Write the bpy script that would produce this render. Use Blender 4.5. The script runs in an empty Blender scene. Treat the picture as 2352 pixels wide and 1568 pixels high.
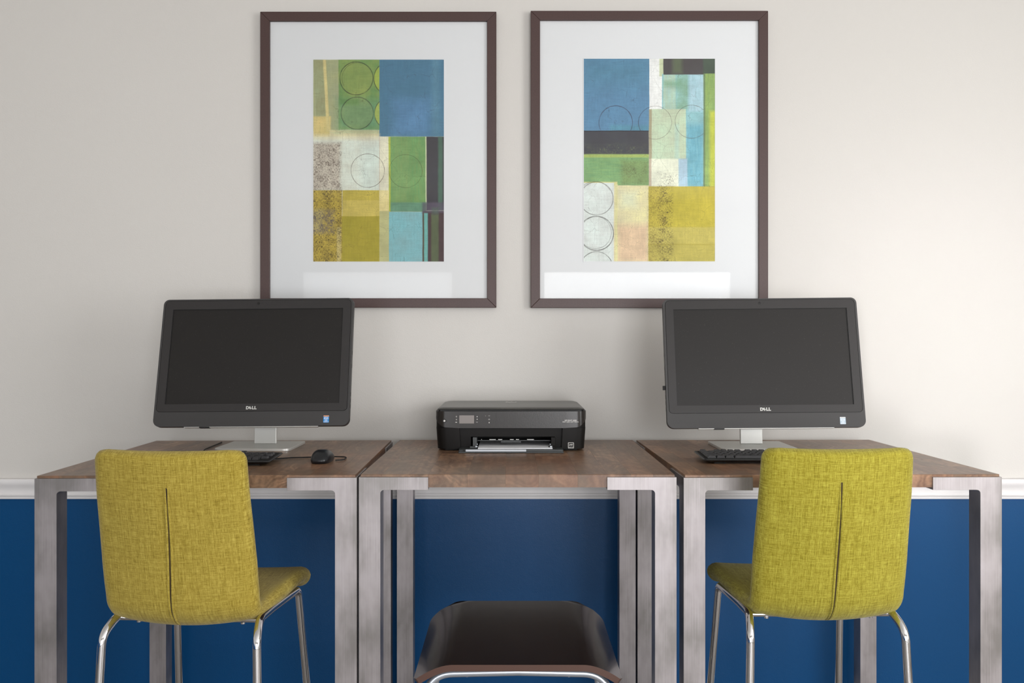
import bpy, bmesh, math, random
from mathutils import Vector, Matrix
random.seed(7)
C = bpy.context.scene
COL = C.collection
PI = math.pi
def R(d): return math.radians(d)

# ---------------------------------------------------------------- camera
ZC = 1.235
F = 2018.0
cam = bpy.data.cameras.new('camera'); camo = bpy.data.objects.new('camera', cam); COL.objects.link(camo)
cam.sensor_width = 36.0; cam.lens = 36.0 * F / 2352.0
camo.location = (0, 0, ZC); camo.rotation_euler = (R(90), 0, 0)
cam.clip_start = 0.05
C.camera = camo

# ---------------------------------------------------------------- light
w = bpy.data.worlds.new('world'); C.world = w; w.use_nodes = True
bg = w.node_tree.nodes['Background']; bg.inputs[0].default_value = (0.80, 0.90, 1.0, 1); bg.inputs[1].default_value = 1.0

def area(name, loc, rot, sx, sy, power, col=(1, 1, 1), spread=180):
    l = bpy.data.lights.new(name, 'AREA'); l.shape = 'RECTANGLE'; l.size = sx; l.size_y = sy
    l.energy = power; l.color = col; l.spread = R(spread)
    o = bpy.data.objects.new(name, l); COL.objects.link(o); o.location = loc; o.rotation_euler = rot
    return o
area('daylight_right', (3.16, -0.1, 1.50), (R(90), 0, R(90)), 1.9, 1.6, 56, (1.0, 0.985, 0.97))
area('daylight_behind', (1.35, -3.62, 1.08), (R(90), 0, 0), 2.0, 1.8, 84, (0.99, 0.985, 1.0))
area('daylight_behind_left', (-1.45, -3.62, 1.08), (R(90), 0, 0), 1.6, 1.8, 26, (0.99, 0.985, 1.0))
# added narrow lamp with no known source, brightens the right end of the wall
bd = (Vector((1.52, 2.95, 1.22)) - Vector((-1.45, -3.60, 1.10))).to_track_quat('-Z', 'Y').to_euler()
area('added_wall_beam', (-1.45, -3.60, 1.10), bd, 0.6, 0.9, 1.1, (1.0, 0.99, 0.97), 15)

vs = C.view_settings
vs.view_transform = 'Standard'; vs.look = 'None'; vs.gamma = 1.0; vs.exposure = 0.42; vs.use_curve_mapping = False

# ---------------------------------------------------------------- material helpers
def s2l(c):
    c = c / 255.0
    return c / 12.92 if c <= 0.04045 else ((c + 0.055) / 1.055) ** 2.4
def rgb(r, g, b): return (s2l(r), s2l(g), s2l(b), 1.0)

class MT:
    def __init__(s, name, col, rough=0.5, metal=0.0, spec=0.5, coat=0.0):
        s.m = bpy.data.materials.new(name); s.m.use_nodes = True
        s.nt = s.m.node_tree; s.b = s.nt.nodes['Principled BSDF']
        s.b.inputs['Base Color'].default_value = col
        s.b.inputs['Roughness'].default_value = rough
        s.b.inputs['Metallic'].default_value = metal
        s.b.inputs['Specular IOR Level'].default_value = spec
        s.b.inputs['Coat Weight'].default_value = coat
        s.b.inputs['Coat Roughness'].default_value = 0.08
        s._tc = None
    def n(s, t, **kw):
        x = s.nt.nodes.new(t)
        for k, v in kw.items(): setattr(x, k, v)
        return x
    def l(s, a, b): s.nt.links.new(a, b)
    def tc(s, k='Object'):
        if s._tc is None: s._tc = s.n('ShaderNodeTexCoord')
        return s._tc.outputs[k]
    def mapping(s, scale, src=None, rot=(0, 0, 0)):
        mp = s.n('ShaderNodeMapping'); s.l(src or s.tc(), mp.inputs[0])
        mp.inputs['Scale'].default_value = scale; mp.inputs['Rotation'].default_value = rot
        return mp.outputs[0]
    def noise(s, vec, scale, detail=2, rough=0.5):
        x = s.n('ShaderNodeTexNoise'); s.l(vec, x.inputs['Vector'])
        x.inputs['Scale'].default_value = scale; x.inputs['Detail'].default_value = detail; x.inputs['Roughness'].default_value = rough
        return x.outputs['Fac']
    def ramp(s, fac, stops):
        x = s.n('ShaderNodeValToRGB'); s.l(fac, x.inputs[0]); e = x.color_ramp.elements
        while len(e) < len(stops): e.new(0.5)
        for i, (p, c) in enumerate(stops): e[i].position = p; e[i].color = c
        return x.outputs[0]
    def math(s, op, a, b=None, clamp=False):
        x = s.n('ShaderNodeMath', operation=op, use_clamp=clamp)
        for i, v in enumerate((a, b)):
            if v is None: continue
            if isinstance(v, (int, float)): x.inputs[i].default_value = v
            else: s.l(v, x.inputs[i])
        return x.outputs[0]
    def mix(s, fac, a, b, mode='MIX'):
        x = s.n('ShaderNodeMix', data_type='RGBA', blend_type=mode)
        for i, v in ((0, fac), (6, a), (7, b)):
            if isinstance(v, (int, float)): x.inputs[i].default_value = v
            elif isinstance(v, tuple): x.inputs[i].default_value = v
            else: s.l(v, x.inputs[i])
        return x.outputs[2]
    def col(s, o): s.l(o, s.b.inputs['Base Color'])
    def bump(s, h, strength=0.2, dist=0.001):
        x = s.n('ShaderNodeBump'); x.inputs['Strength'].default_value = strength; x.inputs['Distance'].default_value = dist
        s.l(h, x.inputs['Height']); s.l(x.outputs[0], s.b.inputs['Normal'])

def simple(name, c, rough=0.5, metal=0.0, spec=0.5, coat=0.0): return MT(name, rgb(*c), rough, metal, spec, coat).m

def mk_wall(name, c, rough, bs, spec=0.4, sc=260):
    t = MT(name, rgb(*c), rough, 0, spec)
    n1 = t.noise(t.tc(), 1.3, 2)
    t.col(t.mix(n1, rgb(*[v * 0.985 for v in c]), rgb(*[min(255, v * 1.012) for v in c])))
    a = t.noise(t.tc(), sc, 3); b = t.noise(t.tc(), 70, 2)
    t.bump(t.math('ADD', a, t.math('MULTIPLY', b, 0.8)), bs, 0.0015)
    return t.m
M_WALL = mk_wall('wall_paint', (214, 211, 206), 0.55, 0.22)
M_BLUE = mk_wall('blue_paint', (2, 70, 120), 0.36, 0.16, 0.3, 320)
M_TRIM = simple('trim_paint', (232, 230, 230), 0.35)
M_CEIL = simple('ceiling_paint', (236, 234, 230), 0.7)

def mk_floor():
    t = MT('floor_wood', rgb(120, 95, 75), 0.5)
    n1 = t.noise(t.mapping((1, 12, 1)), 5, 4)
    t.col(t.mix(n1, rgb(118, 112, 106), rgb(150, 144, 136))); return t.m
M_FLOOR = mk_floor()

def mk_wood():
    t = MT('walnut', rgb(110, 80, 60), 0.36, 0, 0.5)
    oi = t.n('ShaderNodeObjectInfo')
    comb = t.n('ShaderNodeVectorMath', operation='SCALE'); 
    cx = t.n('ShaderNodeCombineXYZ'); t.l(oi.outputs['Random'], cx.inputs[0]); t.l(oi.outputs['Random'], cx.inputs[1]); t.l(oi.outputs['Random'], cx.inputs[2])
    t.l(cx.outputs[0], comb.inputs[0]); comb.inputs['Scale'].default_value = 37.0
    add = t.n('ShaderNodeVectorMath', operation='ADD'); t.l(t.tc(), add.inputs[0]); t.l(comb.outputs[0], add.inputs[1])
    v = add.outputs[0]
    wob = t.noise(t.mapping((5, 1.6, 5), v), 2.2, 3)
    big = t.noise(t.mapping((6, 3.0, 6), v), 2.2, 5, 0.6)
    band = t.n('ShaderNodeTexWave', wave_type='BANDS', bands_direction='X'); t.l(t.mapping((1, 0.12, 1), v), band.inputs[0])
    band.inputs['Scale'].default_value = 17; band.inputs['Distortion'].default_value = 9; band.inputs['Detail'].default_value = 3; band.inputs['Detail Scale'].default_value = 1.2
    fine = t.noise(t.mapping((260, 40, 260), v), 1.0, 3)
    f = t.math('ADD', t.math('MULTIPLY', big, 0.75), t.math('ADD', t.math('MULTIPLY', band.outputs['Fac'], 0.06), 0.05))
    f = t.math('ADD', f, t.math('MULTIPLY', t.math('SUBTRACT', fine, 0.5), 0.20))
    fig = t.noise(t.mapping((5, 2.4, 5), v), 2.0, 2, 0.4)
    swirl = t.math('SINE', t.math('MULTIPLY', fig, 120.0)); swirl2 = t.math('SINE', t.math('MULTIPLY', fig, 46.0))
    f = t.math('ADD', f, t.math('MULTIPLY', t.math('MULTIPLY', swirl, big), 0.10)); f = t.math('ADD', f, t.math('MULTIPLY', swirl2, 0.050))
    c = t.ramp(f, [(0.28, rgb(92, 68, 52)), (0.42, rgb(124, 96, 74)), (0.54, rgb(152, 118, 92)), (0.70, rgb(182, 144, 112))])
    r2 = t.math('FRACT', t.math('MULTIPLY', oi.outputs['Random'], 7.13))
    c = t.mix(t.math('MULTIPLY', oi.outputs['Random'], 0.45), c, rgb(92, 68, 54))
    c = t.mix(t.math('MULTIPLY', r2, 0.30), c, rgb(156, 106, 76))
    c = t.mix(t.ramp(wob, [(.42, (0, 0, 0, 1)), (.62, (.5, .5, .5, 1))]), c, rgb(104, 90, 74))
    t.col(c)
    t.bump(fine, 0.08, 0.0005)
    return t.m
M_WOOD = mk_wood()

def mk_steel():
    t = MT('brushed_steel', rgb(186, 182, 184), 0.42, 0.82)
    big = t.noise(t.mapping((1, 1, 0.5)), 14, 4)
    st = t.noise(t.mapping((420, 420, 6)), 1, 3)
    f = t.math('ADD', t.math('MULTIPLY', big, 0.6), t.math('MULTIPLY', st, 0.16))
    t.col(t.ramp(f, [(0.28, rgb(140, 136, 134)), (0.42, rgb(170, 164, 165)), (0.58, rgb(188, 182, 186))]))
    t.l(t.math('ADD', t.math('MULTIPLY', big, 0.2), 0.36), t.b.inputs['Roughness'])
    t.bump(st, 0.05, 0.0004)
    return t.m
M_STEEL = mk_steel()
M_CHROME = simple('chrome', (226, 226, 228), 0.05, 1.0)
M_ALU = simple('painted_aluminium', (196, 202, 212), 0.28, 0.75)
M_BASE = simple('silver_plastic', (212, 212, 208), 0.38, 0.55)

def mk_fabric(name, dark, mid, light, warm):
    t = MT(name, rgb(*mid), 0.95, 0, 0.15)
    uv = t.tc('UV')
    a = t.noise(t.mapping((1050, 60, 1), uv), 1.0, 3, 0.7)      # vertical threads
    b = t.noise(t.mapping((60, 1050, 1), uv), 1.0, 3, 0.7)      # horizontal threads
    a2 = t.noise(t.mapping((300, 12, 1), uv), 1.0, 2)
    b2 = t.noise(t.mapping((12, 300, 1), uv), 1.0, 2)
    ff = t.noise(t.mapping((900, 900, 1), uv), 1.0, 1)
    f = t.math('ADD', t.math('MULTIPLY', a, 0.42), t.math('MULTIPLY', b, 0.42))
    f = t.math('ADD', f, t.math('MULTIPLY', a2, 0.18)); f = t.math('ADD', f, t.math('MULTIPLY', b2, 0.14))
    f = t.math('ADD', f, t.math('MULTIPLY', ff, 0.16))
    f = t.math('MULTIPLY', f, 0.76)
    c = t.ramp(f, [(0.36, rgb(*dark)), (0.47, rgb(*mid)), (0.58, rgb(*light))])
    big = t.noise(t.mapping((9, 9, 1), uv), 1.0, 2)
    c = t.mix(t.math('MULTIPLY', big, 0.30), c, rgb(*warm))
    t.col(c); t.bump(f, 0.55, 0.0012)
    t.b.inputs['Sheen Weight'].default_value = 0.15
    return t.m
M_FAB_L = mk_fabric('mustard_tweed', (84, 70, 20), (146, 128, 46), (194, 176, 86), (158, 130, 44))
M_FAB_R = mk_fabric('lime_tweed', (78, 70, 12), (136, 126, 34), (184, 176, 76), (138, 122, 26))
M_GAP = simple('seam_gap_shade', (58, 46, 22), 0.9)  # dark brown strip colour stands in for the shade inside the open pleat

def mk_speck(name, c, rough, spec=0.5, amt=0.10, coat=0.0):
    t = MT(name, rgb(*c), rough, 0, spec, coat)
    n = t.noise(t.tc(), 900, 2)
    t.col(t.mix(n, rgb(*[v * (1 - amt) for v in c]), rgb(*[v * (1 + amt) for v in c])))
    t.bump(n, 0.10, 0.0004)
    return t.m
M_SHELL = mk_speck('charcoal_plastic', (60, 59, 59), 0.42, 0.35)
M_BEZEL = mk_speck('bezel_plastic', (47, 45, 45), 0.40, 0.35)
M_LINE = simple('black_gap', (12, 12, 12), 0.6)
def mk_screen():
    t = MT('screen_matte', rgb(30, 28, 27), 0.38, 0, 0.3)
    n = t.noise(t.tc(), 420, 2)
    dust = t.ramp(n, [(0.70, (0, 0, 0, 1)), (0.74, (1, 1, 1, 1))])
    t.col(t.mix(t.math('MULTIPLY', dust, 0.25), rgb(31, 29, 28), rgb(120, 118, 112)))
    return t.m
M_SCREEN = mk_screen()
M_BLK = mk_speck('black_plastic', (26, 26, 27), 0.38)
M_KEY = simple('key_plastic', (44, 44, 47), 0.40)
M_RUB = simple('black_rubber', (14, 14, 14), 0.7)
M_MOUSE = simple('mouse_plastic', (22, 24, 28), 0.3)
M_PRBODY = simple('printer_body', (14, 11, 9), 0.5, 0, .2)
def mk_fascia():
    t = MT('printer_gloss', rgb(36, 32, 29), 0.27, 0, 0.4, 0.0)
    n = t.noise(t.mapping((1, 1, 0.45), rot=(0, 0.5, 0)), 420, 2)
    t.bump(n, 0.09, 0.0009)
    return t.m
M_FASCIA = mk_fascia()
M_LID = simple('printer_lid', (76, 75, 72), 0.32)
M_TRAY = simple('tray_grey', (58, 61, 62), 0.4)
M_LCD = simple('unlit_display', (128, 121, 117), 0.25)
M_ICON = simple('icon_print', (214, 212, 208), 0.5)
M_ICOND = simple('icon_print_dim', (136, 134, 130), 0.5)
M_WHITE = simple('paper_white', (238, 240, 244), 0.7)
M_STRIP = simple('tray_label', (206, 212, 220), 0.4)
M_LOGO = simple('logo_silver', (200, 200, 196), 0.35, 0.2)
M_SBLUE = simple('sticker_blue', (28, 140, 214), 0.35)
M_SPALE = simple('sticker_pale', (176, 196, 210), 0.35)
M_ORANGE = simple('sticker_orange', (236, 150, 60), 0.4)
def mk_seat():
    t = MT('espresso_ply', rgb(20, 13, 14), 0.20, 0, 0.5, 0.2)
    n = t.noise(t.mapping((3, 60, 60)), 1, 3)
    t.col(t.mix(n, rgb(15, 11, 14), rgb(28, 18, 18)))
    v = t.noise(t.mapping((6, 2, 2), rot=(0, 0, 0.7)), 9, 4)
    t.l(t.math('ADD', t.math('MULTIPLY', v, 0.10), 0.14), t.b.inputs['Roughness'])
    return t.m
M_SEAT = mk_seat()
M_SEATEDGE = simple('ply_edge_brown', (78, 52, 42), 0.35)
def mk_frame():
    t = MT('frame_walnut_dark', rgb(70, 50, 46), 0.42)
    n = t.noise(t.mapping((40, 40, 40)), 6, 4)
    t.col(t.mix(n, rgb(62, 43, 42), rgb(82, 60, 56))); return t.m
M_FRAME = mk_frame()
M_MAT = simple('mat_board', (236, 236, 237), 0.8, 0, 0.2)

def mk_glass():
    m = bpy.data.materials.new('picture_glass'); m.use_nodes = True; nt = m.node_tree
    for x in list(nt.nodes): nt.nodes.remove(x)
    out = nt.nodes.new('ShaderNodeOutputMaterial'); mx = nt.nodes.new('ShaderNodeMixShader')
    tr = nt.nodes.new('ShaderNodeBsdfTransparent'); gl = nt.nodes.new('ShaderNodeBsdfGlossy'); gl.inputs['Roughness'].default_value = 0.02
    fr = nt.nodes.new('ShaderNodeFresnel'); fr.inputs[0].default_value = 1.25
    tr.inputs[0].default_value = (0.985, 0.99, 0.99, 1)
    nt.links.new(fr.outputs[0], mx.inputs[0]); nt.links.new(tr.outputs[0], mx.inputs[1]); nt.links.new(gl.outputs[0], mx.inputs[2])
    nt.links.new(mx.outputs[0], out.inputs[0]); return m
M_GLASS = mk_glass()

# ---------------------------------------------------------------- mesh helpers
def link(name, me, mats, parent=None):
    o = bpy.data.objects.new(name, me); COL.objects.link(o)
    for m in (mats if isinstance(mats, (list, tuple)) else [mats]): me.materials.append(m)
    if parent is not None: o.parent = parent
    return o
def obj(name, vf, mats, parent=None, smooth=False, bevel=0, seg=2, ang=40, mtx=None, fm=None):
    v, f = vf
    me = bpy.data.meshes.new(name)
    if mtx is not None: v = [mtx @ Vector(p) for p in v]
    me.from_pydata([tuple(p) for p in v], [], f)
    bm = bmesh.new(); bm.from_mesh(me)
    bmesh.ops.recalc_face_normals(bm, faces=bm.faces); bm.to_mesh(me); bm.free()
    if fm:
        for i, k in fm.items(): me.polygons[i].material_index = k
    if smooth or bevel: me.polygons.foreach_set('use_smooth', [True] * len(me.polygons)); me.set_sharp_from_angle(angle=R(ang))
    o = link(name, me, mats, parent)
    if bevel:
        b = o.modifiers.new('bevel', 'BEVEL'); b.width = bevel; b.segments = seg; b.limit_method = 'ANGLE'; b.angle_limit = R(35)
        b.harden_normals = True
    return o
def box(x0, x1, y0, y1, z0, z1):
    v = [(x, y, z) for z in (z0, z1) for (x, y) in ((x0, y0), (x1, y0), (x1, y1), (x0, y1))]
    return v, [(0, 3, 2, 1), (4, 5, 6, 7), (0, 1, 5, 4), (1, 2, 6, 5), (2, 3, 7, 6), (3, 0, 4, 7)]
def join(*vfs):
    V, Fc = [], []
    for v, f in vfs:
        n = len(V); V += list(v); Fc += [tuple(i + n for i in q) for q in f]
    return V, Fc
def prism(poly, h0, h1, axis='z'):
    """poly of 2D points extruded along axis from h0 to h1. axis z: (x,y); axis y: (x,z); axis x: (y,z)"""
    def P(a, b, h): return {'z': (a, b, h), 'y': (a, h, b), 'x': (h, a, b)}[axis]
    n = len(poly)
    v = [P(a, b, h0) for a, b in poly] + [P(a, b, h1) for a, b in poly]
    f = [tuple(range(n)), tuple(range(2 * n - 1, n - 1, -1))] + [(i, i + n, (i + 1) % n + n, (i + 1) % n) for i in range(n)]
    return v, f
def rrect(x0, x1, y0, y1, r, seg=6):
    rs = r if isinstance(r, (list, tuple)) else [r] * 4      # order: (x1,y1),(x0,y1),(x0,y0),(x1,y0)
    out = []
    for k, (cx, cy, sx, sy) in enumerate(((x1, y1, -1, -1), (x0, y1, 1, -1), (x0, y0, 1, 1), (x1, y0, -1, 1))):
        rr = rs[k]
        for i in range(seg + 1):
            a = k * PI / 2 + i / seg * PI / 2
            out.append((cx + sx * rr + rr * math.cos(a), cy + sy * rr + rr * math.sin(a)))
    return out
def ring(outer, inner, h0, h1, axis='y'):
    """frame between two loops with the same number of points"""
    def P(a, b, h): return {'z': (a, b, h), 'y': (a, h, b), 'x': (h, a, b)}[axis]
    n = len(outer)
    v = [P(*p, h0) for p in outer] + [P(*p, h0) for p in inner] + [P(*p, h1) for p in outer] + [P(*p, h1) for p in inner]
    f = []
    for i in range(n):
        j = (i + 1) % n
        f += [(i, j, n + j, n + i), (2 * n + i, 3 * n + i, 3 * n + j, 2 * n + j), (i, 2 * n + i, 2 * n + j, j), (n + i, n + j, 3 * n + j, 3 * n + i)]
    return v, f
def fillet(pts, rad, seg=8):
    pts = [Vector(p) for p in pts]
    rr = rad if isinstance(rad, (list, tuple)) else [rad] * (len(pts) - 2)
    out = [pts[0]]
    for i in range(1, len(pts) - 1):
        a, b, c = pts[i - 1], pts[i], pts[i + 1]
        d1 = (a - b).normalized(); d2 = (c - b).normalized()
        ang = d1.angle(d2)
        t = min(rr[i - 1] / math.tan(ang / 2), (a - b).length * 0.49, (c - b).length * 0.49)
        p0 = b + d1 * t; p1 = b + d2 * t
        for k in range(seg + 1):
            s = k / seg
            out.append(p0 * (1 - s) ** 2 + b * 2 * s * (1 - s) + p1 * s ** 2)
    out.append(pts[-1]); return out
def tube(path, r, n=16, flat=1.0):
    path = [Vector(p) for p in path]; V, Fc = [], []
    T = [(path[min(i + 1, len(path) - 1)] - path[max(i - 1, 0)]).normalized() for i in range(len(path))]
    up = Vector((0, 0, 1)) if abs(T[0].z) < 0.9 else Vector((0, 1, 0))
    nrm = T[0].cross(up).normalized()
    rf = r if callable(r) else (lambda s: r)
    for i, p in enumerate(path):
        nrm = (nrm - T[i] * nrm.dot(T[i])).normalized(); bi = T[i].cross(nrm)
        q = rf(i / (len(path) - 1))
        for k in range(n):
            a = 2 * PI * k / n; V.append(p + nrm * (q * math.cos(a)) + bi * (q * math.sin(a) * flat))
    for i in range(len(path) - 1):
        for k in range(n):
            k2 = (k + 1) % n
            Fc.append((i * n + k, i * n + k2, (i + 1) * n + k2, (i + 1) * n + k))
    Fc.append(tuple(range(n - 1, -1, -1))); Fc.append(tuple((len(path) - 1) * n + k for k in range(n)))
    return V, Fc
def disc(cx, cz, r, y0, y1, n=24): return prism([(cx + r * math.cos(2 * PI * i / n), cz + r * math.sin(2 * PI * i / n)) for i in range(n)], y0, y1, 'y')
def text(name, s, size, mat, parent, mtx, bold=0.0, ext=0.0002, sx=1.0, shear=0.0):
    cu = bpy.data.curves.new(name, 'FONT'); cu.body = s; cu.size = size; cu.align_x = 'CENTER'; cu.align_y = 'CENTER'
    cu.extrude = ext; cu.offset = bold; cu.shear = shear; cu.resolution_u = 4
    t = bpy.data.objects.new(name, cu); me = bpy.data.meshes.new_from_object(t); bpy.data.objects.remove(t)
    me.transform(mtx @ Matrix.Diagonal((sx, 1, 1, 1)))
    me.name = name; me.materials.clear()
    return link(name, me, mat, parent)
UP = Matrix.Rotation(PI / 2, 4, 'X')      # text plane xy -> xz facing -y
def tag(o, label, cat, group=None):
    o['label'] = label; o['category'] = cat
    if group: o['group'] = group
    return o
def thing(name, label, cat, loc=(0, 0, 0), rz=0.0, group=None):
    o = bpy.data.objects.new(name, None); COL.objects.link(o); o.empty_display_size = 0.1
    o.location = loc; o.rotation_euler = (0, 0, rz); return tag(o, label, cat, group)
def struct(name, vf, mats, parent=None, **k):
    o = obj(name, vf, mats, parent, **k); o['kind'] = 'structure'; return o
def dup(root, loc, rz, label, mats=None):
    def cp(o, par):
        c = o.copy(); COL.objects.link(c)
        if par is not None: c.parent = par
        for ch in [x for x in bpy.data.objects if x.parent == o]: cp(ch, c)
        return c
    r = cp(root, None); r.location = loc; r.rotation_euler = (0, 0, rz); r['label'] = label
    return r

# ---------------------------------------------------------------- room
XL, XR, YB, YF, H = -3.3, 3.25, 2.95, -3.75, 2.74
RAILZ = 0.742
# wall behind the desks: cream above, blue below the chair rail
wv, wf = join(box(XL - .12, XR + .12, YB, YB + .12, RAILZ, H), box(XL - .12, XR + .12, YB, YB + .12, 0, RAILZ))
wb = struct('wall_back', (wv, wf), [M_WALL, M_BLUE], fm={i: 1 for i in range(6, 12)})
struct('floor', box(XL - .12, XR + .12, YF - .12, YB + .12, -.1, 0), M_FLOOR)
struct('ceiling', box(XL - .12, XR + .12, YF - .12, YB + .12, H, H + .1), M_CEIL)
struct('wall_left', join(box(XL - .12, XL, YF, YB, RAILZ, H), box(XL - .12, XL, YF, YB, 0, RAILZ)), [M_WALL, M_BLUE], fm={i: 1 for i in range(6, 12)})
struct('wall_right', join(box(XR, XR + .12, YF, -1.05, 0, H), box(XR, XR + .12, .85, YB, 0, H), box(XR, XR + .12, -1.05, .85, 0, .7), box(XR, XR + .12, -1.05, .85, 2.3, H)), M_WALL)
struct('wall_front', join(box(XL, -2.25, YF - .12, YF, 0, H), box(-.65, .35, YF - .12, YF, 0, H), box(2.35, XR, YF - .12, YF, 0, H),
    box(-2.25, -.65, YF - .12, YF, 0, .15), box(-2.25, -.65, YF - .12, YF, 2.0, H), box(.35, 2.35, YF - .12, YF, 0, .15), box(.35, 2.35, YF - .12, YF, 2.0, H)), M_WALL)
def win(name, x0, x1, z0, z1, side=False):
    xm, zm, t = (x0 + x1) / 2, (z0 + z1) / 2, .025
    bars = [(x0, x0 + .05, z0, z1), (x1 - .05, x1, z0, z1), (x0, x1, z0, z0 + .05), (x0, x1, z1 - .05, z1), (xm - t, xm + t, z0, z1), (x0, x1, zm - t, zm + t)]
    vf = join(*[(box(YFX - .05, YFX, a, b, c, d) if side else box(a, b, YFX - .05, YFX, c, d)) for a, b, c, d in bars])
    struct(name, vf, M_TRIM)
YFX = XR + .05; win('window_1', -1.05, .85, .7, 2.3, True)
YFX = YF; win('window_2', .35, 2.35, .15, 2.0); win('window_3', -2.25, -.65, .15, 2.0)
# chair rail
prof = [(0, .708), (-.009, .708), (-.0105, .711), (-.0105, .716), (-.0135, .718), (-.0155, .722), (-.0145, .727), (-.0115, .729), (-.0115, .736),
        (-.0125, .742), (-.0165, .750), (-.021, .757), (-.0225, .763), (-.0225, .7725), (-.0205, .776), (0, .777)]
struct('trim_1', prism([(YB + a, b) for a, b in prof], XL, XR, 'x'), M_TRIM, smooth=True, ang=50)
bp = [(0, 0), (-.016, 0), (-.016, .09), (-.010, .11), (0, .12)]
bp = [(a, b * .65) for a, b in bp]
struct('baseboard_back', prism([(YB + a, b) for a, b in bp], XL, XR, 'x'), M_TRIM)

# ---------------------------------------------------------------- framed pictures
def art_material(name, base, items, speck):
    t = MT(name, rgb(*base), 0.6, 0, 0.25)
    uv = t.tc('UV')
    wn = t.n('ShaderNodeTexNoise'); t.l(uv, wn.inputs['Vector']); wn.inputs['Scale'].default_value = 9; wn.inputs['Detail'].default_value = 5
    ws = t.n('ShaderNodeVectorMath', operation='SUBTRACT'); t.l(wn.outputs['Color'], ws.inputs[0]); ws.inputs[1].default_value = (.5, .5, .5)
    wk = t.n('ShaderNodeVectorMath', operation='SCALE'); t.l(ws.outputs[0], wk.inputs[0]); wk.inputs['Scale'].default_value = 2.2
    fl = t.n('ShaderNodeMapping'); t.l(uv, fl.inputs[0]); fl.inputs['Scale'].default_value = (300, -464, 0); fl.inputs['Location'].default_value = (0, 464, 0)
    P = fl.outputs[0]
    pw = t.n('ShaderNodeVectorMath', operation='ADD'); t.l(P, pw.inputs[0]); t.l(wk.outputs[0], pw.inputs[1]); PW = pw.outputs[0]
    sep = t.n('ShaderNodeSeparateXYZ'); t.l(P, sep.inputs[0])
    # shared textures in print pixels
    def nz(sx, sy, d=3, sc=1.0): return t.noise(t.mapping((sx, sy, 1), P), sc, d, 0.62)
    grain = nz(.9, .9); brushv = nz(.30, .03, 4); brushh = nz(.03, .30, 4); blot = nz(.02, .02, 4)
    tweed = t.math('ADD', t.math('MULTIPLY', nz(1.1, .18, 2), .5), t.math('MULTIPLY', nz(.18, 1.1, 2), .5))
    patch = nz(.045, .045, 4)
    cur = rgb(*base)
    def rectmask(x0, y0, x1, y1, soft, k=0.0):
        if k:
            s_ = t.math('MULTIPLY', sep.outputs[1], k); c_ = t.n('ShaderNodeCombineXYZ'); t.l(s_, c_.inputs[0])
            q = t.n('ShaderNodeVectorMath', operation='SUBTRACT'); t.l(PW, q.inputs[0]); t.l(c_.outputs[0], q.inputs[1]); src = q.outputs[0]
        else: src = PW
        a = t.n('ShaderNodeVectorMath', operation='SUBTRACT'); t.l(src, a.inputs[0]); a.inputs[1].default_value = ((x0 + x1) / 2, (y0 + y1) / 2, 0)
        b = t.n('ShaderNodeVectorMath', operation='ABSOLUTE'); t.l(a.outputs[0], b.inputs[0])
        c = t.n('ShaderNodeVectorMath', operation='SUBTRACT'); c.inputs[0].default_value = ((x1 - x0) / 2, (y1 - y0) / 2, 0); t.l(b.outputs[0], c.inputs[1])
        d = t.n('ShaderNodeSeparateXYZ'); t.l(c.outputs[0], d.inputs[0])
        e = t.math('MINIMUM', d.outputs[0], d.outputs[1])
        return t.math('ADD', t.math('DIVIDE', e, soft), 0.5, True)
    for it in items:
        kind = it[0]
        if kind == 'r':
            _, (x0, y0, x1, y1), c = it[:3]; o = it[3] if len(it) > 3 else {}
            m = rectmask(x0, y0, x1, y1, o.get('s', 1.2), o.get('k', 0.0))
            if 'a' in o: m = t.math('MULTIPLY', m, o['a'])
            cc = rgb(*c)
            if 'c2' in o:
                tex = {'v': brushv, 'h': brushh, 'b': blot}[o.get('t', 'b')]
                cc = t.mix(t.ramp(tex, [(.35, (0, 0, 0, 1)), (.65, (1, 1, 1, 1))]), rgb(*c), rgb(*o['c2']))
            cur = t.mix(m, cur, cc)
        elif kind == 'o':       # drawn ring: cx, cy, r, width, colour, clip rect, strength
            _, (cx, cy, r), wd, c, clip, st = it
            a = t.n('ShaderNodeVectorMath', operation='DISTANCE'); t.l(PW, a.inputs[0]); a.inputs[1].default_value = (cx, cy, 0)
            e = t.math('ABSOLUTE', t.math('SUBTRACT', a.outputs['Value'], r))
            m = t.math('SUBTRACT', 1.0, t.math('DIVIDE', e, wd), True)
            m = t.math('MULTIPLY', m, t.math('MULTIPLY', t.math('ADD', t.math('MULTIPLY', patch, 1.6), -.1, True), st))
            if clip: m = t.math('MULTIPLY', m, rectmask(*clip, .8))
            cur = t.mix(m, cur, rgb(*c))
        elif kind == 'f':       # filled circle
            _, (cx, cy, r), c, clip, st = it
            a = t.n('ShaderNodeVectorMath', operation='DISTANCE'); t.l(PW, a.inputs[0]); a.inputs[1].default_value = (cx, cy, 0)
            m = t.math('MULTIPLY', t.math('SUBTRACT', r, a.outputs['Value'], True), st)
            if clip: m = t.math('MULTIPLY', m, rectmask(*clip, .8))
            cur = t.mix(m, cur, rgb(*c))
        elif kind == 't':       # tweed rubbing
            _, (x0, y0, x1, y1), c, lo, st = it[:5]; soft = it[5] if len(it) > 5 else 6
            m = rectmask(x0, y0, x1, y1, soft)
            th = t.math('ADD', t.math('MULTIPLY', patch, 0.30), lo - .15)
            k = t.math('MULTIPLY', t.math('SUBTRACT', tweed, th), 14, True)
            cur = t.mix(t.math('MULTIPLY', t.math('MULTIPLY', m, k), st), cur, rgb(*c))
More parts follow.
